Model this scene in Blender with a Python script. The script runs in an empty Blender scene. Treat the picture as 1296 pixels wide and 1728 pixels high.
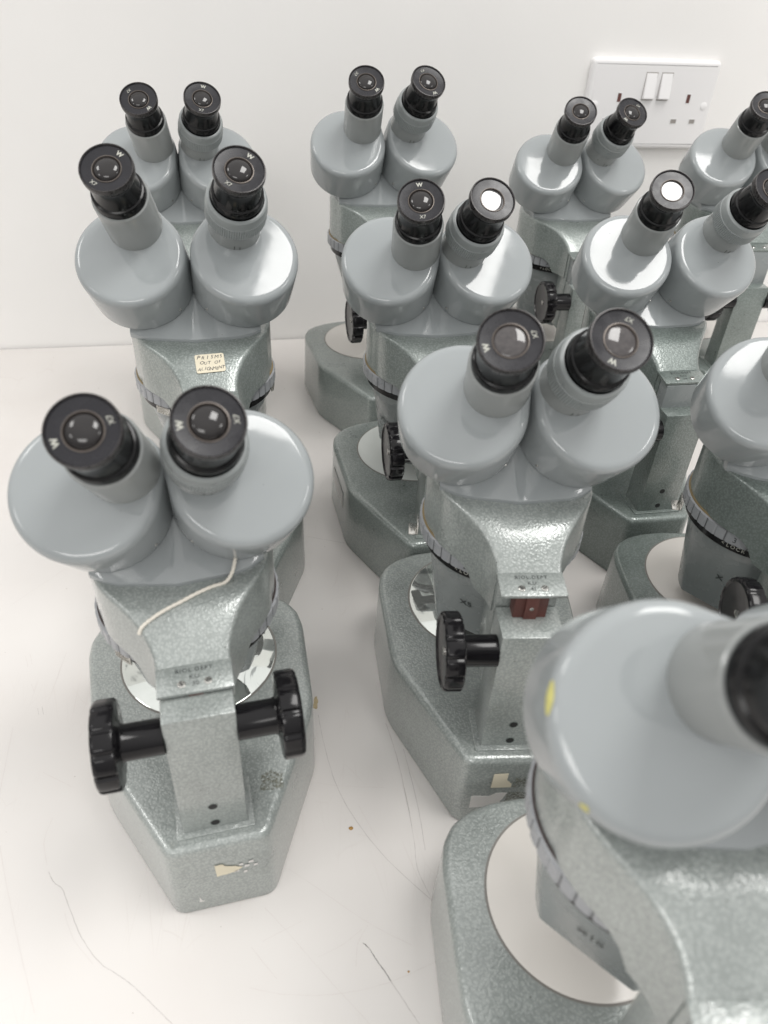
import bpy, bmesh, math, random
from mathutils import Matrix, Vector

random.seed(7)
R = math.radians
MM = 0.001
scene = bpy.context.scene
COL = scene.collection

# ------------------------------------------------------------------ camera
cam_d = bpy.data.cameras.new('camera')
cam = bpy.data.objects.new('camera', cam_d)
COL.objects.link(cam)
cam_d.sensor_fit = 'VERTICAL'
cam_d.lens = 26.0
cam_d.sensor_height = 26.0 * 1728 / 1290.39
cam_d.sensor_width = cam_d.sensor_height * 0.75
cam_d.clip_start = 0.01
cam_d.clip_end = 50
cam.matrix_world = (Matrix.Translation((0, 0, 0.40766)) @ Matrix.Rotation(R(90 - 37.87), 4, 'X')
                    @ Matrix.Rotation(R(3.42), 4, 'Z'))
cam_d.dof.use_dof = True
cam_d.dof.focus_distance = 0.52
cam_d.dof.aperture_fstop = 10.0
scene.camera = cam

# ------------------------------------------------------------------ light of the room
world = bpy.data.worlds.new('World')
scene.world = world
world.use_nodes = True
bg = world.node_tree.nodes['Background']
bg.inputs[0].default_value = (1.0, 0.99, 0.975, 1)
bg.inputs[1].default_value = 1.0
# bounce light of a white room: bright ceiling, dimmer walls
wt = world.node_tree
wtc = wt.nodes.new('ShaderNodeTexCoord')
wsx = wt.nodes.new('ShaderNodeSeparateXYZ')
wr = wt.nodes.new('ShaderNodeMapRange')
wr.inputs['From Min'].default_value = -0.1
wr.inputs['From Max'].default_value = 0.9
wr.inputs['To Min'].default_value = 0.36
wr.inputs['To Max'].default_value = 1.25
wt.links.new(wtc.outputs['Generated'], wsx.inputs[0])
wt.links.new(wsx.outputs['Z'], wr.inputs['Value'])
wt.links.new(wr.outputs[0], bg.inputs[1])


def panel(name, loc, sx, sy, watts, col=(1, 0.985, 0.96)):
    l = bpy.data.lights.new(name, 'AREA')
    l.shape = 'RECTANGLE'
    l.size, l.size_y = sx, sy
    l.energy = watts
    l.color = col
    o = bpy.data.objects.new(name, l)
    o.location = loc
    COL.objects.link(o)
    return o


panel('ceiling_or_fill_panel', (0.66, 0.22, 1.9), 0.60, 0.82, 17)
panel('ceiling_or_fill_panel', (-0.6, -2.7, 1.9), 1.5, 1.2, 34)  # added fill behind the viewer, no known fixture; lifts near faces and table gaps
panel('ceiling_or_fill_panel', (2.5, -0.5, 1.9), 0.58, 0.66, 10)
panel('ceiling_or_fill_panel', (-1.75, 0.2, 1.9), 0.58, 0.66, 10)
panel('ceiling_or_fill_panel', (-2.6, -1.6, 1.9), 0.58, 0.66, 10)

scene.view_settings.view_transform = 'Standard'
scene.view_settings.look = 'None'
scene.view_settings.gamma = 1
scene.view_settings.exposure = 0.05
scene.render.engine = 'CYCLES'

# ------------------------------------------------------------------ materials


def mat(name):
    m = bpy.data.materials.new(name)
    m.use_nodes = True
    nt = m.node_tree
    b = nt.nodes['Principled BSDF']
    return m, nt, b


def nd(nt, t, **kw):
    n = nt.nodes.new(t)
    for k, v in kw.items():
        setattr(n, k, v)
    return n


def ramp(nt, src, stops):
    r = nd(nt, 'ShaderNodeValToRGB')
    el = r.color_ramp.elements
    el[0].position, el[0].color = stops[0][0], (*stops[0][1], 1)
    el[1].position, el[1].color = stops[-1][0], (*stops[-1][1], 1)
    for p, c in stops[1:-1]:
        e = el.new(p)
        e.color = (*c, 1)
    nt.links.new(src, r.inputs[0])
    return r.outputs[0]


def coords(nt, scale, random_per_object=False):
    t = nd(nt, 'ShaderNodeTexCoord')
    mp = nd(nt, 'ShaderNodeMapping')
    mp.inputs['Scale'].default_value = scale if isinstance(scale, tuple) else (scale,) * 3
    nt.links.new(t.outputs['Object'], mp.inputs[0])
    if random_per_object:
        oi = nd(nt, 'ShaderNodeObjectInfo')
        mu = nd(nt, 'ShaderNodeMath', operation='MULTIPLY')
        mu.inputs[1].default_value = 40
        nt.links.new(oi.outputs['Random'], mu.inputs[0])
        cb = nd(nt, 'ShaderNodeCombineXYZ')
        nt.links.new(mu.outputs[0], cb.inputs[0])
        nt.links.new(mu.outputs[0], cb.inputs[1])
        nt.links.new(cb.outputs[0], mp.inputs['Location'])
    return mp.outputs[0]


def mix(nt, fac, a, b):
    m = nd(nt, 'ShaderNodeMix', data_type='RGBA')
    if isinstance(fac, float):
        m.inputs[0].default_value = fac
    else:
        nt.links.new(fac, m.inputs[0])
    for i, v in ((6, a), (7, b)):
        if isinstance(v, tuple):
            m.inputs[i].default_value = (*v, 1)
        else:
            nt.links.new(v, m.inputs[i])
    return m.outputs[2]


def hammered(name, dark, light, bump=0.4):
    """hammer-finish enamel: cellular dimples, two-tone leafing, chips and grime"""
    m, nt, b = mat(name)
    c = coords(nt, 1.0, True)
    w = nd(nt, 'ShaderNodeTexNoise')
    w.inputs['Scale'].default_value = 420
    nt.links.new(c, w.inputs['Vector'])
    wm = nd(nt, 'ShaderNodeVectorMath', operation='SCALE')
    wm.inputs['Scale'].default_value = 0.0022
    nt.links.new(w.outputs['Color'], wm.inputs[0])
    ad = nd(nt, 'ShaderNodeVectorMath', operation='ADD')
    nt.links.new(c, ad.inputs[0])
    nt.links.new(wm.outputs[0], ad.inputs[1])
    v = nd(nt, 'ShaderNodeTexVoronoi', feature='SMOOTH_F1')
    v.inputs['Scale'].default_value = 780
    v.inputs['Smoothness'].default_value = 0.45
    nt.links.new(ad.outputs[0], v.inputs['Vector'])
    big = nd(nt, 'ShaderNodeTexNoise')
    big.inputs['Scale'].default_value = 38
    big.inputs['Detail'].default_value = 4
    nt.links.new(c, big.inputs['Vector'])
    f = ramp(nt, v.outputs['Distance'], [(0.18, light), (0.62, dark)])
    g = ramp(nt, big.outputs[0], [(0.3, tuple(x * 0.86 for x in dark)), (0.7, light)])
    base = mix(nt, 0.35, f, g)
    # chips
    ch = nd(nt, 'ShaderNodeTexNoise')
    ch.inputs['Scale'].default_value = 520
    ch.inputs['Detail'].default_value = 2
    nt.links.new(c, ch.inputs['Vector'])
    chm = ramp(nt, ch.outputs[0], [(0.745, (0, 0, 0)), (0.765, (1, 1, 1))])
    base = mix(nt, chm, base, (0.06, 0.06, 0.05))
    # olive-brown grime
    gr = nd(nt, 'ShaderNodeTexNoise')
    gr.inputs['Scale'].default_value = 24
    gr.inputs['Detail'].default_value = 8
    gr.inputs['Roughness'].default_value = 0.72
    nt.links.new(c, gr.inputs['Vector'])
    grm = ramp(nt, gr.outputs[0], [(0.63, (0, 0, 0)), (0.74, (0.55, 0.55, 0.55))])
    base = mix(nt, grm, base, (0.13, 0.13, 0.09))
    nt.links.new(base, b.inputs['Base Color'])
    b.inputs['Metallic'].default_value = 0.25
    rr = ramp(nt, big.outputs[0], [(0.3, (0.26,) * 3), (0.7, (0.4,) * 3)])
    nt.links.new(rr, b.inputs['Roughness'])
    b.inputs['Coat Weight'].default_value = 0.9
    b.inputs['Coat Roughness'].default_value = 0.1
    bc = nd(nt, 'ShaderNodeBump')
    bc.inputs['Strength'].default_value = bump * 0.4
    bc.inputs['Distance'].default_value = 0.0004
    nt.links.new(v.outputs['Distance'], bc.inputs['Height'])
    bp = nd(nt, 'ShaderNodeBump')
    bp.inputs['Strength'].default_value = bump
    bp.inputs['Distance'].default_value = 0.0004
    nt.links.new(v.outputs['Distance'], bp.inputs['Height'])
    nt.links.new(bp.outputs[0], b.inputs['Normal'])
    nt.links.new(bc.outputs[0], b.inputs['Coat Normal'])
    return m


def enamel(name, col, rough=0.16, spots=True):
    m, nt, b = mat(name)
    c = coords(nt, 1.0, True)
    n = nd(nt, 'ShaderNodeTexNoise')
    n.inputs['Scale'].default_value = 30
    n.inputs['Detail'].default_value = 5
    nt.links.new(c, n.inputs['Vector'])
    base = mix(nt, n.outputs[0], tuple(x * 0.94 for x in col), tuple(min(1, x * 1.05) for x in col))
    if spots:
        s = nd(nt, 'ShaderNodeTexNoise')
        s.inputs['Scale'].default_value = 310
        s.inputs['Detail'].default_value = 1.5
        nt.links.new(c, s.inputs['Vector'])
        sm = ramp(nt, s.outputs[0], [(0.79, (0, 0, 0)), (0.80, (0.8, 0.8, 0.8))])
        base = mix(nt, sm, base, (0.09, 0.085, 0.075))
    nt.links.new(base, b.inputs['Base Color'])
    sc = nd(nt, 'ShaderNodeTexNoise')
    sc.inputs['Scale'].default_value = 90
    sc.inputs['Detail'].default_value = 6
    nt.links.new(c, sc.inputs['Vector'])
    rr = ramp(nt, sc.outputs[0], [(0.35, (rough * 0.8,) * 3), (0.75, (rough * 1.9,) * 3)])
    nt.links.new(rr, b.inputs['Roughness'])
    bp = nd(nt, 'ShaderNodeBump')
    bp.inputs['Strength'].default_value = 0.04
    bp.inputs['Distance'].default_value = 0.0003
    nt.links.new(sc.outputs[0], bp.inputs['Height'])
    nt.links.new(bp.outputs[0], b.inputs['Normal'])
    b.inputs['IOR'].default_value = 1.55
    return m


def plain(name, col, rough=0.4, metal=0.0, ior=1.5, var=0.0, nscale=120, spec=0.5):
    m, nt, b = mat(name)
    if var:
        c = coords(nt, 1.0, True)
        n = nd(nt, 'ShaderNodeTexNoise')
        n.inputs['Scale'].default_value = nscale
        n.inputs['Detail'].default_value = 5
        nt.links.new(c, n.inputs['Vector'])
        base = mix(nt, n.outputs[0], tuple(x * (1 - var) for x in col), tuple(min(1, x * (1 + var)) for x in col))
        nt.links.new(base, b.inputs['Base Color'])
        rr = ramp(nt, n.outputs[0], [(0.3, (rough * 0.75,) * 3), (0.7, (min(1, rough * 1.35),) * 3)])
        nt.links.new(rr, b.inputs['Roughness'])
    else:
        b.inputs['Base Color'].default_value = (*col, 1)
        b.inputs['Roughness'].default_value = rough
    b.inputs['Metallic'].default_value = metal
    b.inputs['Specular IOR Level'].default_value = spec
    b.inputs['IOR'].default_value = ior
    return m


M = {}
M['hammer'] = hammered('hammer_finish_enamel', (0.255, 0.280, 0.268), (0.405, 0.432, 0.418))
M['hammer_mid'] = hammered('hammer_finish_enamel_sage', (0.20, 0.228, 0.215), (0.335, 0.368, 0.352))
M['hammer_dark'] = hammered('hammer_finish_enamel_green', (0.135, 0.162, 0.150), (0.245, 0.282, 0.265))  # both greener tints also hold viewer-side shade in their colour
M['enamel'] = enamel('smooth_grey_enamel', (0.298, 0.319, 0.325), 0.07)
M['tube'] = enamel('tube_grey_enamel', (0.275, 0.288, 0.284), 0.12)
M['turret'] = enamel('turret_grey_enamel', (0.235, 0.255, 0.255), 0.2, False)
M['knurl'] = plain('knurled_grey_enamel', (0.26, 0.28, 0.28), 0.33, var=0.12)
M['ring'] = plain('ring_grey_enamel', (0.30, 0.31, 0.325), 0.3, var=0.1)
M['lug_gap'] = plain('ring_groove', (0.11, 0.115, 0.12), 0.5)
M['black'] = plain('black_bakelite', (0.006, 0.0055, 0.0065), 0.14, var=0.2, spec=0.3)
M['knobface'] = plain('knob_face_bakelite', (0.02, 0.018, 0.019), 0.2, var=0.2)
M['anod'] = plain('black_anodised_metal', (0.005, 0.005, 0.0055), 0.16, var=0.2, nscale=60, spec=0.25)
M['face'] = plain('eyepiece_face_black', (0.011, 0.0105, 0.014), 0.26, var=0.25, nscale=150, spec=0.4)
M['rim'] = plain('worn_eyepiece_rim', (0.04, 0.037, 0.037), 0.28, metal=0.4, var=0.9, nscale=700)
M['brass'] = plain('aged_lens_ring', (0.13, 0.112, 0.10), 0.35, metal=0.6, var=0.4)
M['white_ink'] = plain('white_engraving', (0.48, 0.48, 0.43), 0.6)
M['black_ink'] = plain('black_engraving', (0.02, 0.025, 0.025), 0.5)
M['grey_ink'] = plain('grey_engraving', (0.05, 0.07, 0.07), 0.5)
M['steel'] = plain('bright_steel', (0.62, 0.61, 0.58), 0.22, metal=1.0, var=0.2, nscale=900)
M['hole'] = plain('dark_hole', (0.012, 0.012, 0.012), 0.6)
M['cream'] = plain('cream_stage_plate', (0.66, 0.63, 0.59), 0.22, var=0.03, nscale=20)
M['mint'] = plain('pale_stage_plate', (0.55, 0.575, 0.55), 0.2, var=0.04, nscale=20)
M['groove'] = plain('stage_groove', (0.20, 0.19, 0.175), 0.4)
M['gasket'] = plain('tan_gasket', (0.25, 0.19, 0.10), 0.6, var=0.3)
M['gasket_dark'] = plain('dark_gasket', (0.045, 0.03, 0.028), 0.6, var=0.3)
M['rack'] = plain('brown_rack', (0.10, 0.035, 0.028), 0.5, var=0.4)
M['paper'] = plain('yellowed_paper', (0.70, 0.64, 0.50), 0.75, var=0.06)
M['paper_white'] = plain('white_paper', (0.66, 0.64, 0.62), 0.75, var=0.08, nscale=300)
M['ink'] = plain('pen_ink', (0.03, 0.035, 0.05), 0.6)
M['yellow'] = plain('yellow_paint', (0.50, 0.47, 0.16), 0.5, var=0.3, nscale=700)
M['string'] = plain('cotton_string', (0.74, 0.70, 0.62), 0.85, var=0.15, nscale=900)
M['plastic'] = plain('white_moulded_plastic', (0.78, 0.77, 0.77), 0.3)
M['plastic_rocker'] = plain('white_rocker_plastic', (0.80, 0.79, 0.79), 0.28)
M['shutter'] = plain('grey_socket_shutter', (0.30, 0.28, 0.26), 0.5)
M['scratch_f'] = plain('faint_scratch', (0.60, 0.55, 0.53), 0.6)
M['scratch_d'] = plain('scratch', (0.40, 0.37, 0.36), 0.6)
M['scratch_k'] = plain('dark_scratch', (0.06, 0.05, 0.05), 0.6)
M['amber'] = plain('amber_crumb', (0.36, 0.20, 0.05), 0.4, var=0.4, nscale=900)
M['tan'] = plain('tan_flake', (0.50, 0.40, 0.24), 0.5, var=0.3, nscale=500)

# glass of the eye lenses: dark, coated, very glossy
m, nt, b = mat('eye_lens_glass')
b.inputs['Base Color'].default_value = (0.012, 0.010, 0.010, 1)
b.inputs['Roughness'].default_value = 0.02
b.inputs['IOR'].default_value = 1.52
b.inputs['Coat Weight'].default_value = 0.0
b.inputs['Coat Roughness'].default_value = 0.02
M['lens'] = m
m, nt, b = mat('dusty_eye_lens_glass')
c = coords(nt, 1.0, True)
n = nd(nt, 'ShaderNodeTexNoise')
n.inputs['Scale'].default_value = 500
n.inputs['Detail'].default_value = 6
nt.links.new(c, n.inputs['Vector'])
nt.links.new(mix(nt, n.outputs[0], (0.02, 0.018, 0.02), (0.10, 0.09, 0.088)), b.inputs['Base Color'])
b.inputs['Roughness'].default_value = 0.03
b.inputs['IOR'].default_value = 1.55
M['lens_dusty'] = m
# mirror-like glass stage plate
m, nt, b = mat('glass_stage_plate')
c = coords(nt, 1.0)
n = nd(nt, 'ShaderNodeTexNoise')
n.inputs['Scale'].default_value = 26
n.inputs['Detail'].default_value = 3
n.inputs['Distortion'].default_value = 2.5
nt.links.new(c, n.inputs['Vector'])
nt.links.new(ramp(nt, n.outputs[0], [(0.36, (0.32, 0.34, 0.33)), (0.40, (0.66, 0.69, 0.66)), (0.7, (0.72, 0.745, 0.715))]), b.inputs['Base Color'])
b.inputs['Metallic'].default_value = 0.8
b.inputs['Roughness'].default_value = 0.04
M['glassplate'] = m

# table: white laminate with fine scuffs
m, nt, b = mat('white_laminate')
c = coords(nt, 1.0)
n = nd(nt, 'ShaderNodeTexNoise')
n.inputs['Scale'].default_value = 7
n.inputs['Detail'].default_value = 6
nt.links.new(c, n.inputs['Vector'])
base = ramp(nt, n.outputs[0], [(0.3, (0.645, 0.612, 0.588)), (0.5, (0.672, 0.645, 0.622)), (0.7, (0.69, 0.668, 0.648))])
for k, (ang, sc, st, amount) in enumerate([(20, 60, (1, 0.22, 1), 0.3), (-50, 45, (1, 0.16, 1), 0.3), (75, 70, (1, 0.2, 1), 0.25), (-12, 30, (1, 0.12, 1), 0.3)]):
    t = nd(nt, 'ShaderNodeTexCoord')
    mp = nd(nt, 'ShaderNodeMapping')
    mp.inputs['Rotation'].default_value = (0, 0, R(ang))
    mp.inputs['Scale'].default_value = st
    mp.inputs['Location'].default_value = (k * 3.1, k * 1.7, 0)
    nt.links.new(t.outputs['Object'], mp.inputs[0])
    wn = nd(nt, 'ShaderNodeTexNoise')
    wn.inputs['Scale'].default_value = 9
    wn.inputs['Detail'].default_value = 3
    nt.links.new(mp.outputs[0], wn.inputs['Vector'])
    v = nd(nt, 'ShaderNodeTexVoronoi', feature='DISTANCE_TO_EDGE')
    v.inputs['Scale'].default_value = sc
    ad = nd(nt, 'ShaderNodeMix', data_type='VECTOR')
    ad.inputs[0].default_value = 0.03
    nt.links.new(mp.outputs[0], ad.inputs[4])
    nt.links.new(wn.outputs['Color'], ad.inputs[5])
    nt.links.new(ad.outputs[1], v.inputs['Vector'])
    line = ramp(nt, v.outputs['Distance'], [(0.0, (1, 1, 1)), (0.008, (0, 0, 0))])
    wk = nd(nt, 'ShaderNodeTexNoise')
    wk.inputs['Scale'].default_value = 22
    wk.inputs['Detail'].default_value = 4
    nt.links.new(t.outputs['Object'], wk.inputs['Vector'])
    msk = ramp(nt, wk.outputs[0], [(0.52, (0, 0, 0)), (0.68, (amount,) * 3)])
    mu = nd(nt, 'ShaderNodeMath', operation='MULTIPLY')
    nt.links.new(line, mu.inputs[0])
    nt.links.new(msk, mu.inputs[1])
    base = mix(nt, mu.outputs[0], base, (0.55, 0.50, 0.47))
sp = nd(nt, 'ShaderNodeTexNoise')
sp.inputs['Scale'].default_value = 340
sp.inputs['Detail'].default_value = 1
nt.links.new(c, sp.inputs['Vector'])
spm = ramp(nt, sp.outputs[0], [(0.80, (0, 0, 0)), (0.82, (0.8, 0.8, 0.8))])
base = mix(nt, spm, base, (0.25, 0.2, 0.16))
nt.links.new(base, b.inputs['Base Color'])
b.inputs['Roughness'].default_value = 0.38
M['table'] = m

# wall: matt white emulsion, faint roller texture
m, nt, b = mat('white_wall_paint')
c = coords(nt, 1.0)
n = nd(nt, 'ShaderNodeTexNoise')
n.inputs['Scale'].default_value = 5
n.inputs['Detail'].default_value = 6
nt.links.new(c, n.inputs['Vector'])
nt.links.new(ramp(nt, n.outputs[0], [(0.3, (0.80, 0.787, 0.77)), (0.7, (0.84, 0.828, 0.812))]), b.inputs['Base Color'])
b.inputs['Roughness'].default_value = 0.6
n2 = nd(nt, 'ShaderNodeTexNoise')
n2.inputs['Scale'].default_value = 260
n2.inputs['Detail'].default_value = 4
nt.links.new(c, n2.inputs['Vector'])
bp = nd(nt, 'ShaderNodeBump')
bp.inputs['Strength'].default_value = 0.12
bp.inputs['Distance'].default_value = 0.0006
nt.links.new(n2.outputs[0], bp.inputs['Height'])
nt.links.new(bp.outputs[0], b.inputs['Normal'])
M['wall'] = m

# ------------------------------------------------------------------ mesh helpers (all lengths in mm)


def finish(name, bm, mt, angle=38):
    bmesh.ops.recalc_face_normals(bm, faces=bm.faces)
    me = bpy.data.meshes.new(name)
    bm.to_mesh(me)
    bm.free()
    me.transform(Matrix.Scale(MM, 4))
    mts = mt if isinstance(mt, (list, tuple)) else [mt]
    for q in mts:
        me.materials.append(M[q])
    me.shade_smooth()
    me.set_sharp_from_angle(angle=R(angle))
    return me


def paint(o, key):
    for sl in o.material_slots:
        if sl.material == M['hammer']:
            sl.link = 'OBJECT'
            sl.material = M[key]
    return o


def obj(name, me, parent=None, mtx=None):
    o = bpy.data.objects.new(name, me)
    COL.objects.link(o)
    if parent is not None:
        o.parent = parent
    if mtx is not None:
        mtx = mtx.copy()
        mtx.translation *= MM
        o.matrix_basis = mtx
    return o


def add_box(bm, x0, x1, y0, y1, z0, z1, bev=0.0, seg=2, mi=0):
    vs = [bm.verts.new(p) for p in [(x0, y0, z0), (x1, y0, z0), (x1, y1, z0), (x0, y1, z0), (x0, y0, z1), (x1, y0, z1), (x1, y1, z1), (x0, y1, z1)]]
    fs = [bm.faces.new([vs[i] for i in f]) for f in [(3, 2, 1, 0), (4, 5, 6, 7), (0, 1, 5, 4), (1, 2, 6, 5), (2, 3, 7, 6), (3, 0, 4, 7)]]
    for f in fs:
        f.material_index = mi
    if bev:
        es = list({e for f in fs for e in f.edges})
        bmesh.ops.bevel(bm, geom=es, offset=bev, segments=seg, affect='EDGES', profile=0.5)


def box(name, mt, *a, **k):
    bm = bmesh.new()
    add_box(bm, *a, **k)
    return finish(name, bm, mt)


def loft(bm, rings, cap0=True, cap1=True, mis=None):
    """rings: lists of equal-length closed point loops"""
    vr = [[bm.verts.new(p) for p in r] for r in rings]
    n = len(vr[0])
    for k in range(len(vr) - 1):
        for i in range(n):
            f = bm.faces.new((vr[k][i], vr[k][(i + 1) % n], vr[k + 1][(i + 1) % n], vr[k + 1][i]))
            if mis:
                f.material_index = mis[k]
    if cap0:
        bm.faces.new(vr[0][::-1])
    if cap1:
        f = bm.faces.new(vr[-1])
        if mis:
            f.material_index = mis[-1]


def circ(r, z, n=64, mod=None):
    return [((r if mod is None else mod(2 * math.pi * i / n, r)) * math.cos(2 * math.pi * i / n),
             (r if mod is None else mod(2 * math.pi * i / n, r)) * math.sin(2 * math.pi * i / n), z) for i in range(n)]


def lathe(name, mt, prof, n=64, mis=None, mod=None, angle=30, cap0=True, cap1=True):
    bm = bmesh.new()
    loft(bm, [circ(r, z, n, mod) for r, z in prof], cap0, cap1, mis)
    return finish(name, bm, mt, angle)


def fillet(poly, rad, seg=5):
    out = []
    n = len(poly)
    for i in range(n):
        p, a, b_ = Vector(poly[i]), Vector(poly[i - 1]), Vector(poly[(i + 1) % n])
        r = rad[i] if isinstance(rad, (list, tuple)) else rad
        if r <= 0:
            out.append(tuple(p))
            continue
        u, v = (a - p), (b_ - p)
        t = min(r, u.length * 0.45, v.length * 0.45)
        p0, p1 = p + u.normalized() * t, p + v.normalized() * t
        for k in range(seg + 1):
            s = k / seg
            q = p0 * (1 - s) ** 2 + p * 2 * s * (1 - s) + p1 * s * s
            out.append((q.x, q.y))
    return out


def offset(poly, d):
    n = len(poly)
    out = []
    for i in range(n):
        a, p, b_ = Vector(poly[i - 1]), Vector(poly[i]), Vector(poly[(i + 1) % n])
        t = (b_ - a)
        if t.length < 1e-9:
            out.append(tuple(p))
            continue
        t.normalize()
        out.append((p.x + t.y * d, p.y - t.x * d))
    return out


def text_mesh(name, s, size, mt, extrude=0.06, align='CENTER', shear=0.0, bold=0.0, space=1.0):
    cu = bpy.data.curves.new(name, 'FONT')
    cu.body = s
    cu.size = size
    cu.align_x = align
    cu.align_y = 'CENTER'
    cu.extrude = extrude
    cu.resolution_u = 3
    cu.shear = shear
    cu.space_character = space
    cu.offset = bold
    o = bpy.data.objects.new(name, cu)
    COL.objects.link(o)
    bpy.context.view_layer.update()
    me = bpy.data.meshes.new_from_object(o.evaluated_get(bpy.context.evaluated_depsgraph_get()))
    bpy.data.objects.remove(o)
    bpy.data.curves.remove(cu)
    me.transform(Matrix.Scale(MM, 4))
    me.materials.clear()
    me.materials.append(M[mt])
    me.name = name
    return me


# ------------------------------------------------------------------ microscope dimensions (mm)
HB = 56.7          # top of the foot
YD, RD = 121.5, 44.5   # stage plate
YC, RP = 100.0, 44.0   # pod axis, pod radius
ZP = 189.0         # top of the pod
PX, PY, PZ = 32.98, 76.76, 239.16
EL, DIV = 48.51, 8.23
RO, RH, RT = 18.2, 31.5, 15.6
THK = 32.3         # thickness of a prism housing
SHAFT = (14.64, 127.36)

# foot outline, counter-clockwise seen from above
half = [(24.2, 0), (59.5, 71.3), (64, 135), (62.5, 147), (58, 156), (50, 163), (38, 168.5), (22, 172), (0, 173)]
poly = [(x, y) for x, y in half] + [(-x, y) for x, y in half[::-1][1:]]
rad = [5, 10, 4, 3, 3, 3, 3, 3, 0, 3, 3, 3, 3, 3, 4, 10, 5]
FOOT = fillet(poly, rad, 5)


def foot_mesh():
    bm = bmesh.new()
    rings = []
    for d, z in [(-0.8, 0.0), (0.9, 0.8), (0.9, 3), (0.0, HB - 4.2), (-0.3, HB - 2.6), (-1.2, HB - 1.1), (-2.6, HB - 0.25), (-4.2, HB)]:
        rings.append([(x, y, z) for x, y in offset(FOOT, d)])
    loft(bm, rings)
    return finish('foot', bm, 'hammer', 50)


def arm_mesh():
    """pod, swept arm and slide block seen from the user's side"""
    bm = bmesh.new()
    ys = [34.6, 36, 39, 43, 47, 51, 55, 59, 63, 67, 71, 75, 79, 83, 86, 90, 95, 100, 106, 112, 118, 124, 130, 135, 139, 142, 143.6]
    ctrl = [(34.6, 16.2), (39, 16.6), (43, 17.9), (47, 19.8), (51, 22.2), (55, 25.0), (59, 28.0), (63, 31.0), (67, 33.9), (71, 36.4), (75, 38.4), (79, 40.0), (83, 41.0)]

    def lin(t, x):
        for (a, p), (c_, q) in zip(t, t[1:]):
            if a <= x <= c_:
                return p + (q - p) * (x - a) / (c_ - a)
        return t[0][1] if x < t[0][0] else t[-1][1]

    def w(y):
        if y >= 83:
            return math.sqrt(max(0.5, RP * RP - (y - YC) ** 2))
        return lin(ctrl, y)
    ztc = [(34.6, 171.3), (39, 175.0), (43, 178.2), (47, 181.2), (51, 183.8), (55, 185.8), (60, 187.4), (66, 188.5), (74, ZP), (150, ZP)]
    zbc = [(34.6, 146), (51, 146), (53, 151), (60, 156), (150, 156)]
    secs = []
    for y in ys:
        ww, zt, zb = w(y), lin(ztc, y), lin(zbc, y)
        secs.append([(-ww, y, zb), (-ww, y, zt - 2.6), (-ww + 0.35, y, zt - 1.2), (-ww + 1.2, y, zt - 0.35), (-ww + 2.6, y, zt),
                     (-ww * 0.4, y, zt + 0.15), (ww * 0.4, y, zt + 0.15),
                     (ww - 2.6, y, zt), (ww - 1.2, y, zt - 0.35), (ww - 0.35, y, zt - 1.2), (ww, y, zt - 2.6), (ww, y, zb)])
    loft(bm, secs)
    # slide block carried behind the column
    add_box(bm, -15.3, 15.3, 30.8, 50.5, 96, 170.5, 0.8)
    return finish('arm', bm, 'hammer', 42)


def column_mesh():
    bm = bmesh.new()
    add_box(bm, -15.4, 15.4, 9.07, 30.3, HB - 1, 141.9, 0.9, 2)
    return finish('column', bm, 'hammer', 40)


def knob_mesh():
    n = 144

    def mod(a, r):
        k = (a * 12 / (2 * math.pi)) % 1.0
        dip = 1.0 if k < 0.13 else (0.5 if k < 0.18 or k > 0.95 else 0.0)
        return r - 1.0 * dip if r > 17.5 else r
    bm = bmesh.new()
    # along +z = outwards; z = 0 at column flank
    prof = [(7.9, 0), (7.9, 15.6), (8.5, 16.9), (10.4, 17.7), (18.4, 17.9), (19.2, 18.5), (19.4, 19.2), (19.4, 25.4), (19.0, 26.6), (18.2, 27.3), (17.2, 27.4), (16.6, 26.6), (9, 25.6), (2.2, 25.5)]
    mis = [0] * 10 + [1, 1, 1, 1]
    loft(bm, [circ(r, z, n, mod) for r, z in prof], True, True, mis)
    return finish('focus_knob', bm, ['black', 'knobface'], 35)


def housing_mesh():
    # teardrop in the local xy plane, tube side = +y, top face at z = 0
    r2, oy = 16.9, RO
    pts = []
    n = 96
    # hull of two circles by support function
    for i in range(n):
        a = 2 * math.pi * i / n
        dx, dy = math.cos(a), math.sin(a)
        if RH >= r2 + oy * dy:
            pts.append((RH * dx, RH * dy))
        else:
            pts.append((r2 * dx, oy + r2 * dy))
    bm = bmesh.new()
    rings = []
    for d, z in [(-0.5, -THK), (0, -THK + 0.5), (0, -4.6), (-0.25, -3.1), (-0.9, -1.75), (-2.0, -0.75), (-3.4, -0.15), (-5.0, 0.0)]:
        rings.append([(x, y, z) for x, y in offset(pts, d)])
    loft(bm, rings)
    return finish('prism_housing', bm, 'enamel', 35)


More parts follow.
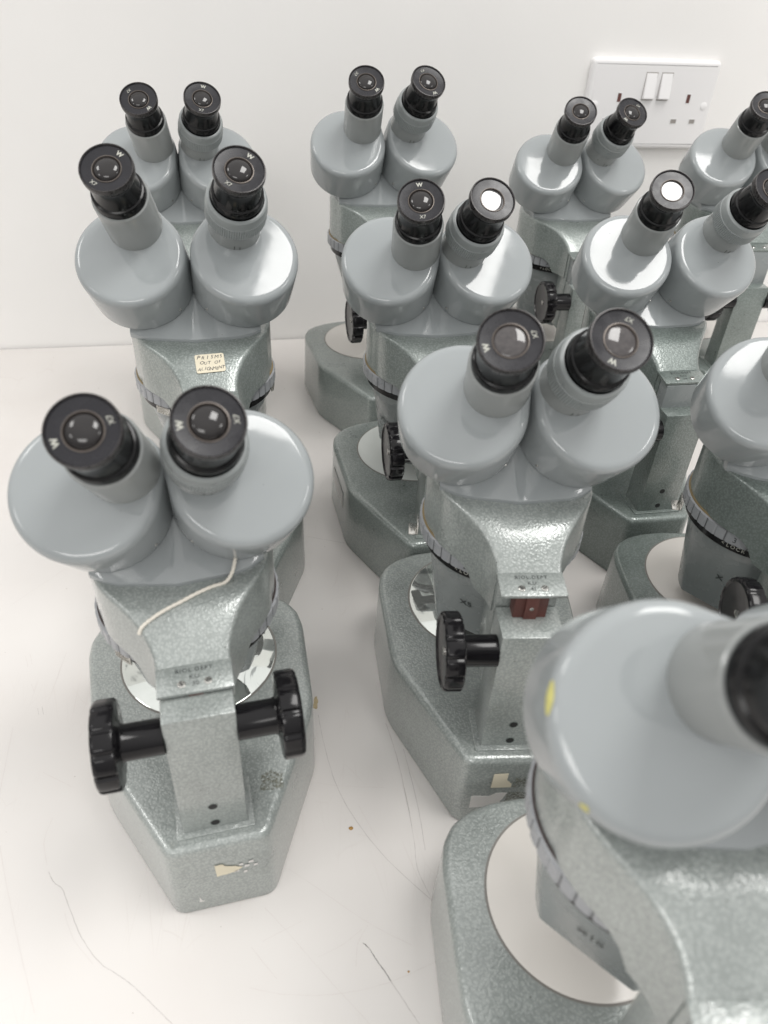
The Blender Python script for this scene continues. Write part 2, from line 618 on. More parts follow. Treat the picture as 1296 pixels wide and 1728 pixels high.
def mount_mesh():
    e = R(EL)
    az = R(DIV)
    xs = [-39.5, -37, -33, -26, -18, -10, -4, 0, 4, 10, 18, 26, 33, 37, 39.5]
    secs = []
    for x in xs:
        sg = -1 if x < 0 else 1
        d = Vector((math.sin(az) * math.cos(e) * sg, -math.cos(az) * math.cos(e), math.sin(e)))
        P = Vector((sg * PX, PY, PZ)) - d * (THK + 0.25)

        def zt(y):
            return P.z - (d.x * (x - P.x) + d.y * (y - P.y)) / d.z
        yf = 66 + 0.15 * abs(x) + (0 if abs(x) < 30 else (abs(x) - 30) * 0.7)
        zl = ZP + 2.3
        yl = yf
        # start of the slope where the plane leaves the lip
        yl = max(yf + 1.2, P.y + (d.x * (x - P.x) + d.z * (zl + 0.6 - P.z)) / -d.y)
        yb = 104 if abs(x) < 30 else 104 - (abs(x) - 30) * 0.9
        ze = zt(yb)
        secs.append([(x, yf + 0.8, ZP - 1.5), (x, yf, ZP + 0.6), (x, yf, zl - 0.5), (x, yf + 0.6, zl), (x, yl, zl + 0.6), (x, yb, ze), (x, yb + 14, ze - 1), (x, yb + 18, ZP - 1.5)])
    bm = bmesh.new()
    loft(bm, secs)
    return finish('head_mount', bm, 'enamel', 30)


def tube_mesh():
    return lathe('eyepiece_tube', ['tube', 'anod'], [(RT + 0.25, -0.5), (RT + 0.1, 0.2), (RT, 0.6), (RT, 28.4), (RT - 0.25, 29.2), (RT - 0.7, 29.6), (RT - 1.3, 29.6), (RT - 1.4, 27)], 72, [0, 0, 0, 0, 0, 0, 1, 1])


def tube2_mesh():
    return lathe('eyepiece_tube', 'tube', [(RT - 0.1, -0.5), (RT - 0.2, 0.2), (RT - 0.2, 12.4), (RT - 0.8, 12.6), (RT - 0.8, 14)], 72)


def diopter_mesh():
    n = 240

    def mod(a, r):
        k = int(round(a * n / (2 * math.pi)))
        return r - (0.32 if (k % 3 == 0) else 0.0) if r > 17.2 else r
    bm = bmesh.new()
    prof = [(15.4, 12.7), (16.6, 12.9), (16.7, 13.8), (17.5, 14.2), (17.5, 22.4), (17.0, 22.8), (17.0, 27.0), (16.6, 28.4), (15.8, 29.1), (15.0, 29.2), (14.8, 26)]
    loft(bm, [circ(r, z, n, mod) for r, z in prof])
    return finish('diopter_ring', bm, 'knurl', 25)


def eyepiece_mesh():
    # z = 0 at the tube mouth (28 mm above the housing), eye end at z ~ 26
    prof = [(14.2, -3), (14.4, -1), (14.4, 5.4), (14.0, 6.2), (13.1, 6.6), (12.8, 7.4), (12.3, 17.5), (12.5, 19.6), (13.4, 21), (13.8, 21.5), (13.9, 22.0), (13.9, 25.1), (13.7, 25.55), (13.3, 25.6),
            (13.0, 25.1), (12.7, 24.55), (8.0, 24.1), (7.75, 24.1), (7.6, 24.5), (7.25, 24.55), (7.0, 24.2), (6.9, 23.6), (0.6, 23.4)]
    mis = [0] * 9 + [2] * 5 + [1] * 3 + [3] * 4 + [1, 1]
    return lathe('eyepiece', ['anod', 'face', 'rim', 'brass'], prof, 72, mis)


def lens_mesh(h=3.0):
    r = 6.95
    prof = [(r, 23.3)] + [(r * math.cos(t), 23.5 + h * math.sin(t)) for t in [R(5 + 84 * k / 10) for k in range(11)]]
    return lathe('eye_lens', 'lens', prof, 48, angle=80)


def ring_mesh():
    n = 336

    def mod(a, r):
        k = (a * 42 / (2 * math.pi)) % 1.0
        return r - (0.5 if k < 0.13 else 0.0) if 45.0 < r < 46.5 else r
    bm = bmesh.new()
    prof = [(40, 156.2), (44.6, 156.1), (44.7, 155.1), (44.95, 154.9), (45.9, 154.5), (45.9, 147.4), (44.9, 146.9), (43.2, 146.8), (43.0, 141.4), (38, 141.2)]
    mis = [1, 1, 0, 0, 0, 0, 0, 2, 2, 2]
    loft(bm, [circ(r, z, n, mod) for r, z in prof], True, True, mis)
    for f in bm.faces:
        c_ = f.calc_center_median()
        rr = math.hypot(c_.x, c_.y)
        if 147 < c_.z < 154.6 and 45.0 < rr < 45.62:
            f.material_index = 3
    return bm


def ring_variant(gasket):
    return finish('magnification_ring', ring_mesh(), ['ring', gasket, 'black', 'lug_gap'], 30)


def turret_mesh():
    n = 96
    rings = []

    def prof(t):
        r = []
        for i in range(n):
            a = 2 * math.pi * i / n
            # rounded triangle
            k = (a / (2 * math.pi / 3)) % 1.0 - 0.5
            flat = 23.5 / max(0.34, math.cos(k * 2 * math.pi / 3))
            tri = min(flat, 31.0)
            r.append(38.6 * (1 - t) + tri * t)
        return r
    for z, t in [(141.6, 0), (134.5, 0.0), (132.5, 0.03), (120, 0.28), (103, 0.6), (84, 0.95), (82.4, 0.98), (81.6, 1.0)]:
        rr = prof(t)
        s = 1.0 if z > 82 else 0.97
        rings.append([(rr[i] * s * math.cos(2 * math.pi * i / n), rr[i] * s * math.sin(2 * math.pi * i / n), z) for i in range(n)])
    bm = bmesh.new()
    loft(bm, rings)
    me = finish('objective_turret', bm, 'turret', 32)
    return me


def screw_mesh(r, h=0.8):
    bm = bmesh.new()
    loft(bm, [circ(r, -0.3, 24), circ(r, h * 0.6, 24), circ(r * 0.75, h, 24)])
    # slot
    add_box(bm, -r * 0.72, r * 0.72, -r * 0.12, r * 0.12, h - 0.05, h + 0.03, mi=1)
    return finish('screw', bm, ['steel', 'hole'], 30)


def hole_mesh(r):
    return lathe('screw_hole', ['hole', 'hammer_dark'], [(r + 0.5, -0.2), (r + 0.45, 0.12), (r, 0.14), (r - 0.05, 0.1)], 24, [1, 1, 0, 0])


ME = dict(foot=foot_mesh(), arm=arm_mesh(), column=column_mesh(), knob=knob_mesh(), housing=housing_mesh(), mount=mount_mesh(), tube=tube_mesh(),
          tube2=tube2_mesh(), diopter=diopter_mesh(), eyepiece=eyepiece_mesh(), lens=lens_mesh(), ring=ring_variant('gasket'), ring_dark=ring_variant('gasket_dark'),
          turret=turret_mesh(), screw=screw_mesh(2.1), screw_small=screw_mesh(1.0, 0.4), screw_knob=screw_mesh(2.0, 0.7), hole=hole_mesh(2.1))
ME['objective'] = lathe('objective', ['anod', 'lens'], [(6.0, 0.6), (7.4, 0.0), (8.2, 0.8), (8.4, 6.5)], 32, [1, 0, 0, 0])
l2 = lens_mesh(1.1)
l2.materials[0] = M['lens_dusty']
ME['lens_dusty'] = l2
lf = lens_mesh(0.25)
M['lens_flat'] = plain('glare_eye_lens', (0.02, 0.018, 0.02), 0.02, ior=1.95)  # index raised above the other lenses to build in a whiter glare
lf.materials[0] = M['lens_flat']
ME['lens_flat'] = lf
ME['seat'] = box('column_seat', 'hammer', -18.6, 18.6, 6.2, 34, HB - 0.4, HB + 1.1, bev=0.5)
ME['nameplate'] = box('name_plate', 'hammer', -16.2, 16.2, -14.2, 0.4, -2.0, 0.0, bev=0.35)
ME['rack'] = box('rack', 'rack', -8.2, 8.2, 22.8, 30.7, 118, 167.5, bev=0.4)
ME['rackbar'] = box('rack_bar', 'rack', -3.2, 3.2, 21.4, 22.9, 118, 167.3, bev=0.3)
ME['slide'] = box('slide_cover', 'turret', -14.6, 14.6, 20.6, 30.7, 120, 167.0, bev=0.4)
bm = bmesh.new()
loft(bm, [[(x, y + YD, z) for x, y, z in circ(r, zz, 96)] for r, zz in [(RD + 0.9, HB - 0.5), (RD + 0.9, HB + 0.12), (RD + 0.1, HB + 0.14), (RD, HB + 0.05)]], True, True, [0, 0, 0, 0])
ME['groove'] = finish('stage_rim', bm, 'groove', 30)
for key, mt in (('cream', 'cream'), ('mint', 'mint'), ('glass', 'glassplate')):
    bm = bmesh.new()
    loft(bm, [[(x, y + YD, z) for x, y, z in circ(r, zz, 96)] for r, zz in [(RD - 0.2, HB), (RD - 0.2, HB + 0.35), (RD - 0.7, HB + 0.6)]])
    ME['plate_' + key] = finish('stage_plate', bm, mt, 30)
# bent steel finger lever on the magnification ring
bm = bmesh.new()
add_box(bm, -5, 5, 0, 0.9, -6, 1.2, 0.2)
add_box(bm, -5, 5, 0.9, 5.5, -6, -5.1, 0.2)
ME['lever'] = finish('ring_lever', bm, 'steel', 30)
bm = bmesh.new()
add_box(bm, -5.5, 5.5, 0, 1.2, -5.5, 0, 0.4)
for i in range(9):
    for j in range(5):
        add_box(bm, -4.9 + i * 1.1, -4.3 + i * 1.1, 1.2, 1.65, -5.0 + j * 1.0, -4.4 + j * 1.0)
ME['pad'] = finish('grip_pad', bm, 'steel', 30)
TXT = {}


def txt(s, size, mt, **k):
    key = (s, size, mt)
    if key not in TXT:
        TXT[key] = text_mesh('lettering', s, size, mt, **k)
    return TXT[key]


def radial(az_deg, r, z, lean=0.0):
    """matrix placing a text (xy plane, facing +z) on a cylinder about the pod axis, azimuth 0 = towards the user (-y), positive = towards +x"""
    a = R(az_deg)
    n = Vector((math.sin(a), -math.cos(a), 0))
    t = Vector((math.cos(a), math.sin(a), 0))
    up = Vector((0, 0, 1))
    if lean:
        up = (up * math.cos(R(lean)) + n * math.sin(R(lean)))
        nn = t.cross(up)
    else:
        nn = n
    mtx = Matrix((t, up, nn)).transposed().to_4x4()
    p = Vector((0, YC, z)) + n * r
    mtx.translation = p
    return mtx


def T(x, y, z):
    return Matrix.Translation((x, y, z))


def torn_paper(name, mt, pts, parent, mtx, label=None, thick=0.15):
    bm = bmesh.new()
    loft(bm, [[(x, y, 0.02) for x, y in pts], [(x, y, thick) for x, y in pts]])
    o = obj(name, finish(name, bm, mt, 30), parent, mtx)
    if label:
        o['label'] = label
    return o


def ragged(pts, amp, sub=5, seed=1, keep=()):
    rnd = random.Random(seed)
    out = []
    n = len(pts)
    for i in range(n):
        a, b_ = pts[i], pts[(i + 1) % n]
        out.append(a)
        if i in keep:
            continue
        for k in range(1, sub):
            s = k / sub
            out.append((a[0] + (b_[0] - a[0]) * s + rnd.uniform(-amp, amp), a[1] + (b_[1] - a[1]) * s + rnd.uniform(-amp, amp)))
    return out


# ------------------------------------------------------------------ room: table, wall
WYAW, WY = 12.53, 883.64
wall_m = Matrix.Translation((0, WY * MM, 0)) @ Matrix.Rotation(R(WYAW), 4, 'Z')

bm = bmesh.new()
add_box(bm, -1400, 1600, -1500, -2, -28, 0, 1.5, 2)
table = obj('table', finish('table', bm, 'table', 30))
table.matrix_basis = wall_m
table['label'] = 'scratched white laminate table top pushed against the wall'
table['category'] = 'table'

bm = bmesh.new()
add_box(bm, -1800, 2000, 0, 80, -700, 900)
wall = obj('wall', finish('wall', bm, 'wall', 30))
wall.matrix_basis = wall_m
wall['kind'] = 'structure'

WINV = wall_m.inverted()
SCR = [["d",[[-166.3,196.9],[-161.4,191.4],[-155.5,187.8],[-147.1,176.8],[-137.4,164.9],[-125.4,154.6],[-116.7,150.3],[-107.0,145.6],[-97.0,139.2],[-83.5,130.3]]],["f",[[-197.4,209.2],[-185.2,188.8],[-166.2,159.2],[-147.6,131.2]]],["f",[[-211.4,347.1],[-208.0,305.4]]],["f",[[-175.5,227.0],[-174.9,213.1],[-168.2,200.2]]],["d",[[-212.6,299.6],[-209.9,294.8]]],["d",[[-210.4,301.0],[-207.2,295.3]]],["f",[[-224.2,318.2],[-219.4,311.5]]],["f",[[-237.1,341.2],[-232.0,332.2]]],["f",[[-235.0,343.3],[-229.9,334.2]]],["f",[[-191.7,254.7],[-170.8,246.2]]],["f",[[-150.1,176.1],[-141.6,164.6],[-128.2,153.5]]],["f",[[-222.0,284.5],[-211.1,240.7]]],["d",[[-34.5,307.2],[-28.4,285.1],[-18.7,258.2],[-5.5,236.3],[13.4,214.2],[37.6,193.6]]],["f",[[-35.4,259.7],[-18.7,257.6],[9.6,258.1]]],["d",[[9.2,304.2],[16.1,282.5],[21.3,260.9],[27.5,228.8],[29.7,210.7],[37.1,195.1]]],["f",[[1.4,334.1],[10.5,302.7],[17.4,276.9],[25.1,243.2]]],["d",[[20.9,285.7],[29.7,248.5],[34.1,221.1]]],["f",[[-5.0,246.2],[7.5,225.2]]],["f",[[-4.4,228.0],[4.1,226.8]]],["f",[[-39.9,205.9],[-17.3,193.0],[4.3,180.6],[26.8,170.8]]],["f",[[-49.5,184.9],[-35.5,173.0],[-13.5,153.1],[7.7,135.0]]],["k",[[2.3,170.6],[5.5,168.2],[9.2,163.3],[14.3,157.3],[16.8,153.9]]],["d",[[16.8,153.9],[25.2,143.2],[30.8,136.2]]],["f",[[-51.0,147.2],[-31.7,145.2],[-8.2,146.9],[15.4,152.9],[38.7,163.6]]],["f",[[-0.4,159.2],[-0.1,170.2],[4.4,179.1]]],["f",[[-19.3,162.7],[-8.0,168.9],[1.5,177.0]]],["f",[[-47.8,168.5],[-29.3,179.6]]],["f",[[-53.2,165.4],[-38.4,151.8]]],["d",[[-62.5,485.3],[-29.1,479.2]]],["f",[[-57.3,501.4],[-56.4,488.1],[-61.9,484.5]]],["f",[[-32.5,472.9],[-34.1,430.6]]],["f",[[-35.4,414.2],[-0.1,426.9]]],["f",[[-266.5,388.4],[-242.5,429.1]]],["f",[[-56.7,370.4],[-42.4,319.3]]]]


def smooth_path(pts, sub=8):
    P = [Vector(p) for p in pts]
    if len(P) == 2:
        return [P[0].lerp(P[1], k / sub) for k in range(sub + 1)]
    out = []
    for i in range(len(P) - 1):
        p0, p1, p2, p3 = P[max(i - 1, 0)], P[i], P[i + 1], P[min(i + 2, len(P) - 1)]
        for k in range(sub):
            t = k / sub
            out.append(0.5 * ((2 * p1) + (p2 - p0) * t + (2 * p0 - 5 * p1 + 4 * p2 - p3) * t * t + (3 * p1 - p0 - 3 * p2 + p3) * t ** 3))
    out.append(P[-1])
    return out


rnd = random.Random(3)
for kind, pts in SCR:
    loc = [WINV @ Vector((x * MM, y * MM, 0)) for x, y in pts]
    path = smooth_path([(p.x / MM, p.y / MM) for p in loc])
    wd = {'f': 0.10, 'd': 0.13, 'k': 0.2}[kind]
    bm = bmesh.new()
    prev = None
    for i, p in enumerate(path):
        t = (path[min(i + 1, len(path) - 1)] - path[max(i - 1, 0)]).normalized()
        nn = Vector((-t.y, t.x)) * wd * rnd.uniform(0.35, 1.0)
        j = Vector((-t.y, t.x)) * rnd.uniform(-0.12, 0.12)
        a = bm.verts.new((p.x + nn.x + j.x, p.y + nn.y + j.y, 0.06))
        b_ = bm.verts.new((p.x - nn.x + j.x, p.y - nn.y + j.y, 0.06))
        if prev:
            bm.faces.new((prev[0], prev[1], b_, a))
        prev = (a, b_)
    obj('scratch', finish('scratch', bm, 'scratch_' + kind, 30), table)

# crumbs on the table


def crumb(x, y, r, mt, label, seed):
    bm = bmesh.new()
    bmesh.ops.create_icosphere(bm, subdivisions=2, radius=r)
    rn = random.Random(seed)
    for v in bm.verts:
        v.co = Vector((v.co.x * rn.uniform(0.75, 1.25), v.co.y * rn.uniform(0.75, 1.25), max(0, v.co.z * 0.45 + r * 0.1)))
    o = obj('crumb', finish('crumb', bm, mt, 60))
    o.location = (x * MM, y * MM, 0)
    o['label'] = label
    o['category'] = 'crumb'
    o['group'] = 'crumbs on the table'


crumb(-8.0, 231.3, 1.15, 'amber', 'small amber crumb on the table between the two nearest feet', 1)
crumb(25.5, 158.5, 0.5, 'amber', 'tiny amber speck at the bottom of the table near the dark scratch', 2)

bm = bmesh.new()
fl = ragged([(-1.6, -4), (1.2, -4.6), (1.6, 1), (0.4, 5.5), (-1.0, 5)], 0.4, 4, 9)
loft(bm, [[(x, y, 0.05) for x, y in fl], [(x * 0.9, y * 0.9, 0.5) for x, y in fl]])
o = obj('tan_flake', finish('tan_flake', bm, 'tan', 30))
o.location = (-0.0372, 0.3165, 0)
o['label'] = 'tan flake of old tape on the table beside the front left foot'
o['category'] = 'flake'

# ------------------------------------------------------------------ double wall socket
SX, SZ = 264.9, 259.89
sock = bpy.data.objects.new('wall_socket', None)
COL.objects.link(sock)
sock.matrix_basis = wall_m @ Matrix.Translation((SX * MM, 0, SZ * MM))
sock['label'] = 'white double wall socket with two switches behind the microscopes'
sock['category'] = 'socket'
sock.empty_display_size = 0.02


def rrect(w, h, r, n=6):
    return fillet([(-w, -h), (w, -h), (w, h), (-w, h)], r, n)


bm = bmesh.new()
rings = []
for d, yy in [(0, 0.0), (0, -6.0), (-0.5, -7.4), (-1.6, -8.3), (-3.2, -8.7), (-5, -8.8)]:
    rings.append([(x, yy, z) for x, z in offset(rrect(73, 43, 5), d)])
loft(bm, rings)
obj('face_plate', finish('face_plate', bm, 'plastic', 40), sock)
for x in (-5.2, 12.6):
    bm = bmesh.new()
    # wedge rocker, lower edge proud
    w, z0, z1 = 6.2, 5.5, 31.0
    vs = [bm.verts.new(p) for p in [(x - w, -8, z0), (x + w, -8, z0), (x + w, -8, z1), (x - w, -8, z1), (x - w, -13.2, z0 + 1.5), (x + w, -13.2, z0 + 1.5), (x + w, -9.3, z1), (x - w, -9.3, z1)]]
    fs = [bm.faces.new([vs[i] for i in f]) for f in [(3, 2, 1, 0), (4, 5, 6, 7), (0, 1, 5, 4), (1, 2, 6, 5), (2, 3, 7, 6), (3, 0, 4, 7)]]
    bmesh.ops.bevel(bm, geom=list(bm.edges), offset=0.4, segments=2, affect='EDGES')
    r_ = obj('switch_rocker', finish('switch_rocker', bm, 'plastic_rocker', 35), sock)
    bm = bmesh.new()
    add_box(bm, x - w - 0.5, x + w + 0.5, -8.95, -8.4, z0 - 0.5, z1 + 0.6)
    obj('rocker_gap', finish('rocker_gap', bm, 'shutter', 35), sock)
for gx in (-37.2, 43.2):
    for name, x, z, hw, hh, mt in (('earth_slot', gx, 7.2, 2.1, 4.2, 'rack'), ('pin_slot', gx - 11.1, -15.1, 3.3, 2.1, 'shutter'), ('pin_slot', gx + 11.1, -15.1, 3.3, 2.1, 'shutter')):
        bm = bmesh.new()
        add_box(bm, x - hw, x + hw, -8.92, -8.3, z - hh, z + hh)
        s_ = obj(name, finish(name, bm, mt, 35), sock)
        # moulded lip round the slot
        bm = bmesh.new()
        out = [(x - hw - 0.5, z - hh - 0.5), (x + hw + 0.5, z - hh - 0.5), (x + hw + 0.5, z + hh + 0.5), (x - hw - 0.5, z + hh + 0.5)]
        inn = [(x - hw, z - hh), (x + hw, z - hh), (x + hw, z + hh), (x - hw, z + hh)]
        loft(bm, [[(a, -8.6, c_) for a, c_ in out], [(a, -9.15, c_) for a, c_ in out], [(a, -9.15, c_) for a, c_ in inn], [(a, -8.6, c_) for a, c_ in inn]], False, False)
        obj('slot_lip', finish('slot_lip', bm, 'plastic', 35), s_)
for x in (-63.8, 63.8):
    bm = bmesh.new()
    loft(bm, [[(x + a, -yy, 0 + c_) for a, c_, _ in circ(r, 0, 32)] for r, yy in [(3.9, 8.5), (3.9, 9.0), (3.5, 9.25)]])
    obj('screw_cap', finish('screw_cap', bm, 'plastic_rocker', 35), sock)

# ------------------------------------------------------------------ microscopes
# x, y, yaw, arm height offset, tube swing left, tube swing right, head yaw
S = {'A': [-69.12, 186.39, 16.74, -24.4, 58.96, 58.06, -2.78], 'B': [-97.0, 362.97, 16.17, 9.46, 7.43, 10.85, -5.0], 'C': [-166.87, 588.91, 14.09, 5.53, 50.89, 45.79, 0.14],
     'D': [4.51, 627.01, 15.56, 18.72, 41.72, 37.53, -0.47], 'E': [43.66, 419.51, 11.51, -5.21, 63.41, 58.28, -2.35], 'F': [75.6, 242.56, 5.37, -11.09, 53.8, 47.59, -1.38],
     'G': [180.72, 690.43, 11.45, -3.19, 45.75, 47.12, 0.36], 'H': [210.56, 463.96, 12.29, -7.85, 36.36, -24.44, -4.3], 'I': [346, 719, 9, 5.4, 48.67, 39.33, 0.07],
     'J': [229.45, 277.04, 0.05, -14.29, 30.0, 30.0, -1.96], 'K': [106.77, 51.5, 2.33, 10.4, 54.5, 42.25, 6.5]}
LABEL = {
    'A': 'grey stereo microscope at front left with a white string over its arm',
    'B': 'grey stereo microscope with a handwritten paper note below widely spread eyepieces',
    'C': 'rearmost grey stereo microscope on the left, half hidden behind the one with the note',
    'D': 'grey stereo microscope at back centre with a cream disc on its foot',
    'E': 'grey stereo microscope in the middle with glinting right eyepiece and pale disc',
    'F': 'grey stereo microscope with two torn paper labels on its foot and brown rack',
    'G': 'grey stereo microscope directly in front of the wall socket',
    'H': 'grey stereo microscope right of centre with strong glare on its left housing',
    'I': 'grey stereo microscope right of the wall socket, cut off by the picture edge',
    'J': 'grey stereo microscope at the right edge whose ring reads 3 and LOCK',
    'K': 'large blurred grey stereo microscope in the near right corner with yellow paint marks',
}
PLATE = dict(A='glass', B='cream', C='cream', D='cream', E='mint', F='glass', G='cream', H='cream', I='cream', J='cream', K='cream')
NUM = dict(A='30', F='41', H='14')
# angle (degrees clockwise from the top) at which the W mark sits on each eyepiece; None = nothing legible
WANG = dict(A=(-115, -88), B=(35, 42), C=(132, 15), D=(130, 165), E=(-8, None), F=(-112, -150), G=(None, -128), H=(None, None), I=(None, None), J=(None, None), K=(None, None))
TURRET = dict(A=(15, None), B=(-60, None), C=(0, None), D=(20, None), E=(-68, 'X2.5'), F=(-36, 'X5'), G=(-48, None), H=(10, None), I=(-20, None), J=(-42, 'X'), K=(-40, 'X10'))
RINGTXT = dict(F=('2', -34), G=('3', -32), J=('3', -39))


def microscope(k):
    x, y, yaw, dz, pl, pr, hy = S[k]
    root = bpy.data.objects.new('stereo_microscope', None)
    root.empty_display_size = 0.03
    COL.objects.link(root)
    root.location = (x * MM, y * MM, 0)
    root.rotation_euler = (0, 0, R(yaw))
    root['label'] = LABEL[k]
    root['category'] = 'microscope'
    root['group'] = 'stereo microscopes on the table'
    foot = obj('foot', ME['foot'], root)
    obj('stage_rim', ME['groove'], foot)
    obj('stage_plate', ME['plate_' + PLATE[k]], foot)
    obj('column_seat', ME['seat'], foot)
    col = obj('column', ME['column'], root)
    for z in (HB + 5.5, HB + 19):
        obj('screw_hole', ME['hole'], col, T(0, 9.07, z) @ Matrix.Rotation(R(90), 4, 'X'))
    for sg in (-1, 1):
        kn = obj('focus_knob', ME['knob'], root, T(sg * 15.5, *SHAFT) @ Matrix.Rotation(R(90 * sg), 4, 'Y') @ Matrix.Rotation(R(random.uniform(0, 30)), 4, 'Z'))
        obj('knob_screw', ME['screw_knob'], kn, T(0, 0, 25.6))
    up = T(0, 0, dz)
    arm = obj('arm', ME['arm'], root, up)
    if k not in 'AF':
        obj('slide_cover', ME['slide'], arm)
    else:
        rk = obj('rack', ME['rack'], root, up)
        obj('rack_bar', ME['rackbar'], rk)
        obj('rack_screw', ME['screw_small'], rk, T(0, 21.4, 160) @ Matrix.Rotation(R(90), 4, 'X'))
    npl = obj('name_plate', ME['nameplate'], root, T(0, 34.9, 171.2 + dz) @ Matrix.Rotation(R(8), 4, 'X'))
    if k in 'ABFH':
        obj('lettering', txt('BIOL.DEPT', 2.8, 'black_ink', space=1.25), npl, T(0, -3.0, 0.02))
        obj('lettering', txt('K.U.', 2.7, 'black_ink'), npl, T(0.2, -6.6, 0.02))
    if k in NUM:
        obj('lettering', txt(NUM[k], 3.0, 'black_ink'), npl, T(0.2, -9.9, 0.02))
    for sx in (-5.6, 5.6):
        obj('plate_screw', ME['screw_small'], npl, T(sx, -9.7, 0.0) @ Matrix.Rotation(R(random.uniform(0, 180)), 4, 'Z') @ Matrix.Scale(1.75, 4))
    gm = 'ring_dark' if k in 'AK' else 'ring'
    ring = obj('magnification_ring', ME[gm], root, T(0, YC, dz) @ Matrix.Rotation(R(random.uniform(0, 90)), 4, 'Z'))
    if k in RINGTXT:
        s_, a_ = RINGTXT[k]
        bm = bmesh.new()
        add_box(bm, -3.6, 3.6, -3.1, 3.1, -1.2, 0.18, 0.2)
        pad = obj('number_pad', finish('number_pad', bm, 'ring', 30), root, up @ radial(a_, 45.75, 150.8))
        obj('lettering', txt(s_, 5.0, 'black_ink'), pad, T(0, 0, 0.2))
        for i, ch in enumerate('<LOCK'):
            obj('lettering', txt(ch, 3.4, 'white_ink'), pad, radial(a_, 45.75, 150.8).inverted() @ radial(a_ + (i - 2) * 4.0, 43.12, 144.1))
    ta, tt = TURRET[k]
    for sx in (-9.5, 9.5):
        if k != 'A':
            obj('objective', ME['objective'], root, T(sx, YC, dz + 76.5))
    tur = obj('objective_turret', ME['turret'], root, T(0, YC, dz + (141.6 * 0.4 if k == 'A' else 0)) @ Matrix.Rotation(R(-90 + ta - 60), 4, 'Z') @ Matrix.Diagonal((1, 1, 0.6 if k == 'A' else 1, 1)))
    if tt:
        lean = math.degrees(math.atan2(38.6 - 23.5, 133 - 82))
        obj('lettering', txt(tt, 6.4, 'black_ink'), root, up @ radial(ta, 38.6 - 15.1 * (134.5 - 112) / 52.5 + 0.5, 112.0, lean))
    # head
    obj('head_mount', ME['mount'], root, T(0, YD, dz) @ Matrix.Rotation(R(hy), 4, 'Z') @ T(0, -YD, 0))
    e = R(EL)
    for sg, psi in ((-1, pl), (1, pr)):
        az = R(DIV) * sg
        d = Vector((math.sin(az) * math.cos(e), -math.cos(az) * math.cos(e), math.sin(e)))
        a = Vector((math.cos(az), math.sin(az), 0))
        v = d.cross(a)
        B = Matrix((a, v, d)).transposed().to_4x4()
        B.translation = (sg * PX, PY, PZ + dz)
        B = T(0, YD, 0) @ Matrix.Rotation(R(hy), 4, 'Z') @ T(0, -YD, 0) @ B
        Hm = B @ Matrix.Rotation(R(sg * psi), 4, 'Z')
        hs = obj('prism_housing', ME['housing'], root, Hm)
        # fixing screw low on the inner flank
        ang = math.pi * 1.5 - sg * R(52 + psi)
        sm = T(RH * math.cos(ang), RH * math.sin(ang), -THK + 4.2) @ Matrix.Rotation(ang, 4, 'Z') @ Matrix.Rotation(R(90), 4, 'Y')
        obj('housing_screw', ME['screw_small'], hs, sm)
        if sg < 0:
            obj('eyepiece_tube', ME['tube'], hs, T(0, RO, 0))
        else:
            obj('eyepiece_tube', ME['tube2'], hs, T(0, RO, 0))
            obj('diopter_ring', ME['diopter'], hs, T(0, RO, 0))
            for q, aa in ((0, -100), (1, -88)):
                bm = bmesh.new()
                add_box(bm, -0.2, 0.2, -0.1, 0.1, 0.4, 3.6 - q)
                a2 = R(aa - sg * psi)
                obj('index_mark', finish('index_mark', bm, 'black_ink', 30), hs, T((RT - 0.17) * math.cos(a2), RO + (RT - 0.17) * math.sin(a2), 0) @ Matrix.Rotation(a2 + R(90), 4, 'Z'))
        # eyepiece, upright in the picture whatever the swing
        Em = Hm @ T(0, RO, 28.3) @ Matrix.Rotation(R(-sg * psi), 4, 'Z')
        ep = obj('eyepiece', ME['eyepiece'], root, Em)
        glare = (k == 'E' and sg > 0) or (k == 'H' and sg < 0)
        dusty = k in 'AF' or (k == 'B' and sg > 0)
        obj('eye_lens', ME['lens_flat' if glare else ('lens_dusty' if dusty and k == 'F' else 'lens')], ep)
        wa = WANG[k][0 if sg < 0 else 1]
        if wa is not None:
            u = R(wa)
            rot = Matrix.Rotation(-u, 4, 'Z')
            obj('lettering', txt('W', 3.4, 'white_ink', bold=0.12), ep, rot @ T(0, 10.2, 24.45))
            obj('lettering', txt('X7', 3.0, 'white_ink'), ep, rot @ T(0, -10.2, 24.45))
    tone = TONE.get(k, 'hammer')
    if tone != 'hammer':
        for c_ in list(root.children) + [g for ch in root.children for g in ch.children]:
            if c_.type == 'MESH':
                paint(c_, tone)
    return root


TONE = dict(B='hammer_mid', C='hammer_mid', D='hammer_mid', E='hammer_mid', G='hammer_mid', H='hammer_dark', I='hammer_dark', J='hammer_dark')  # varying paint tints, with the shade of viewer-facing sides put into them
ROOT = {k: microscope(k) for k in S}

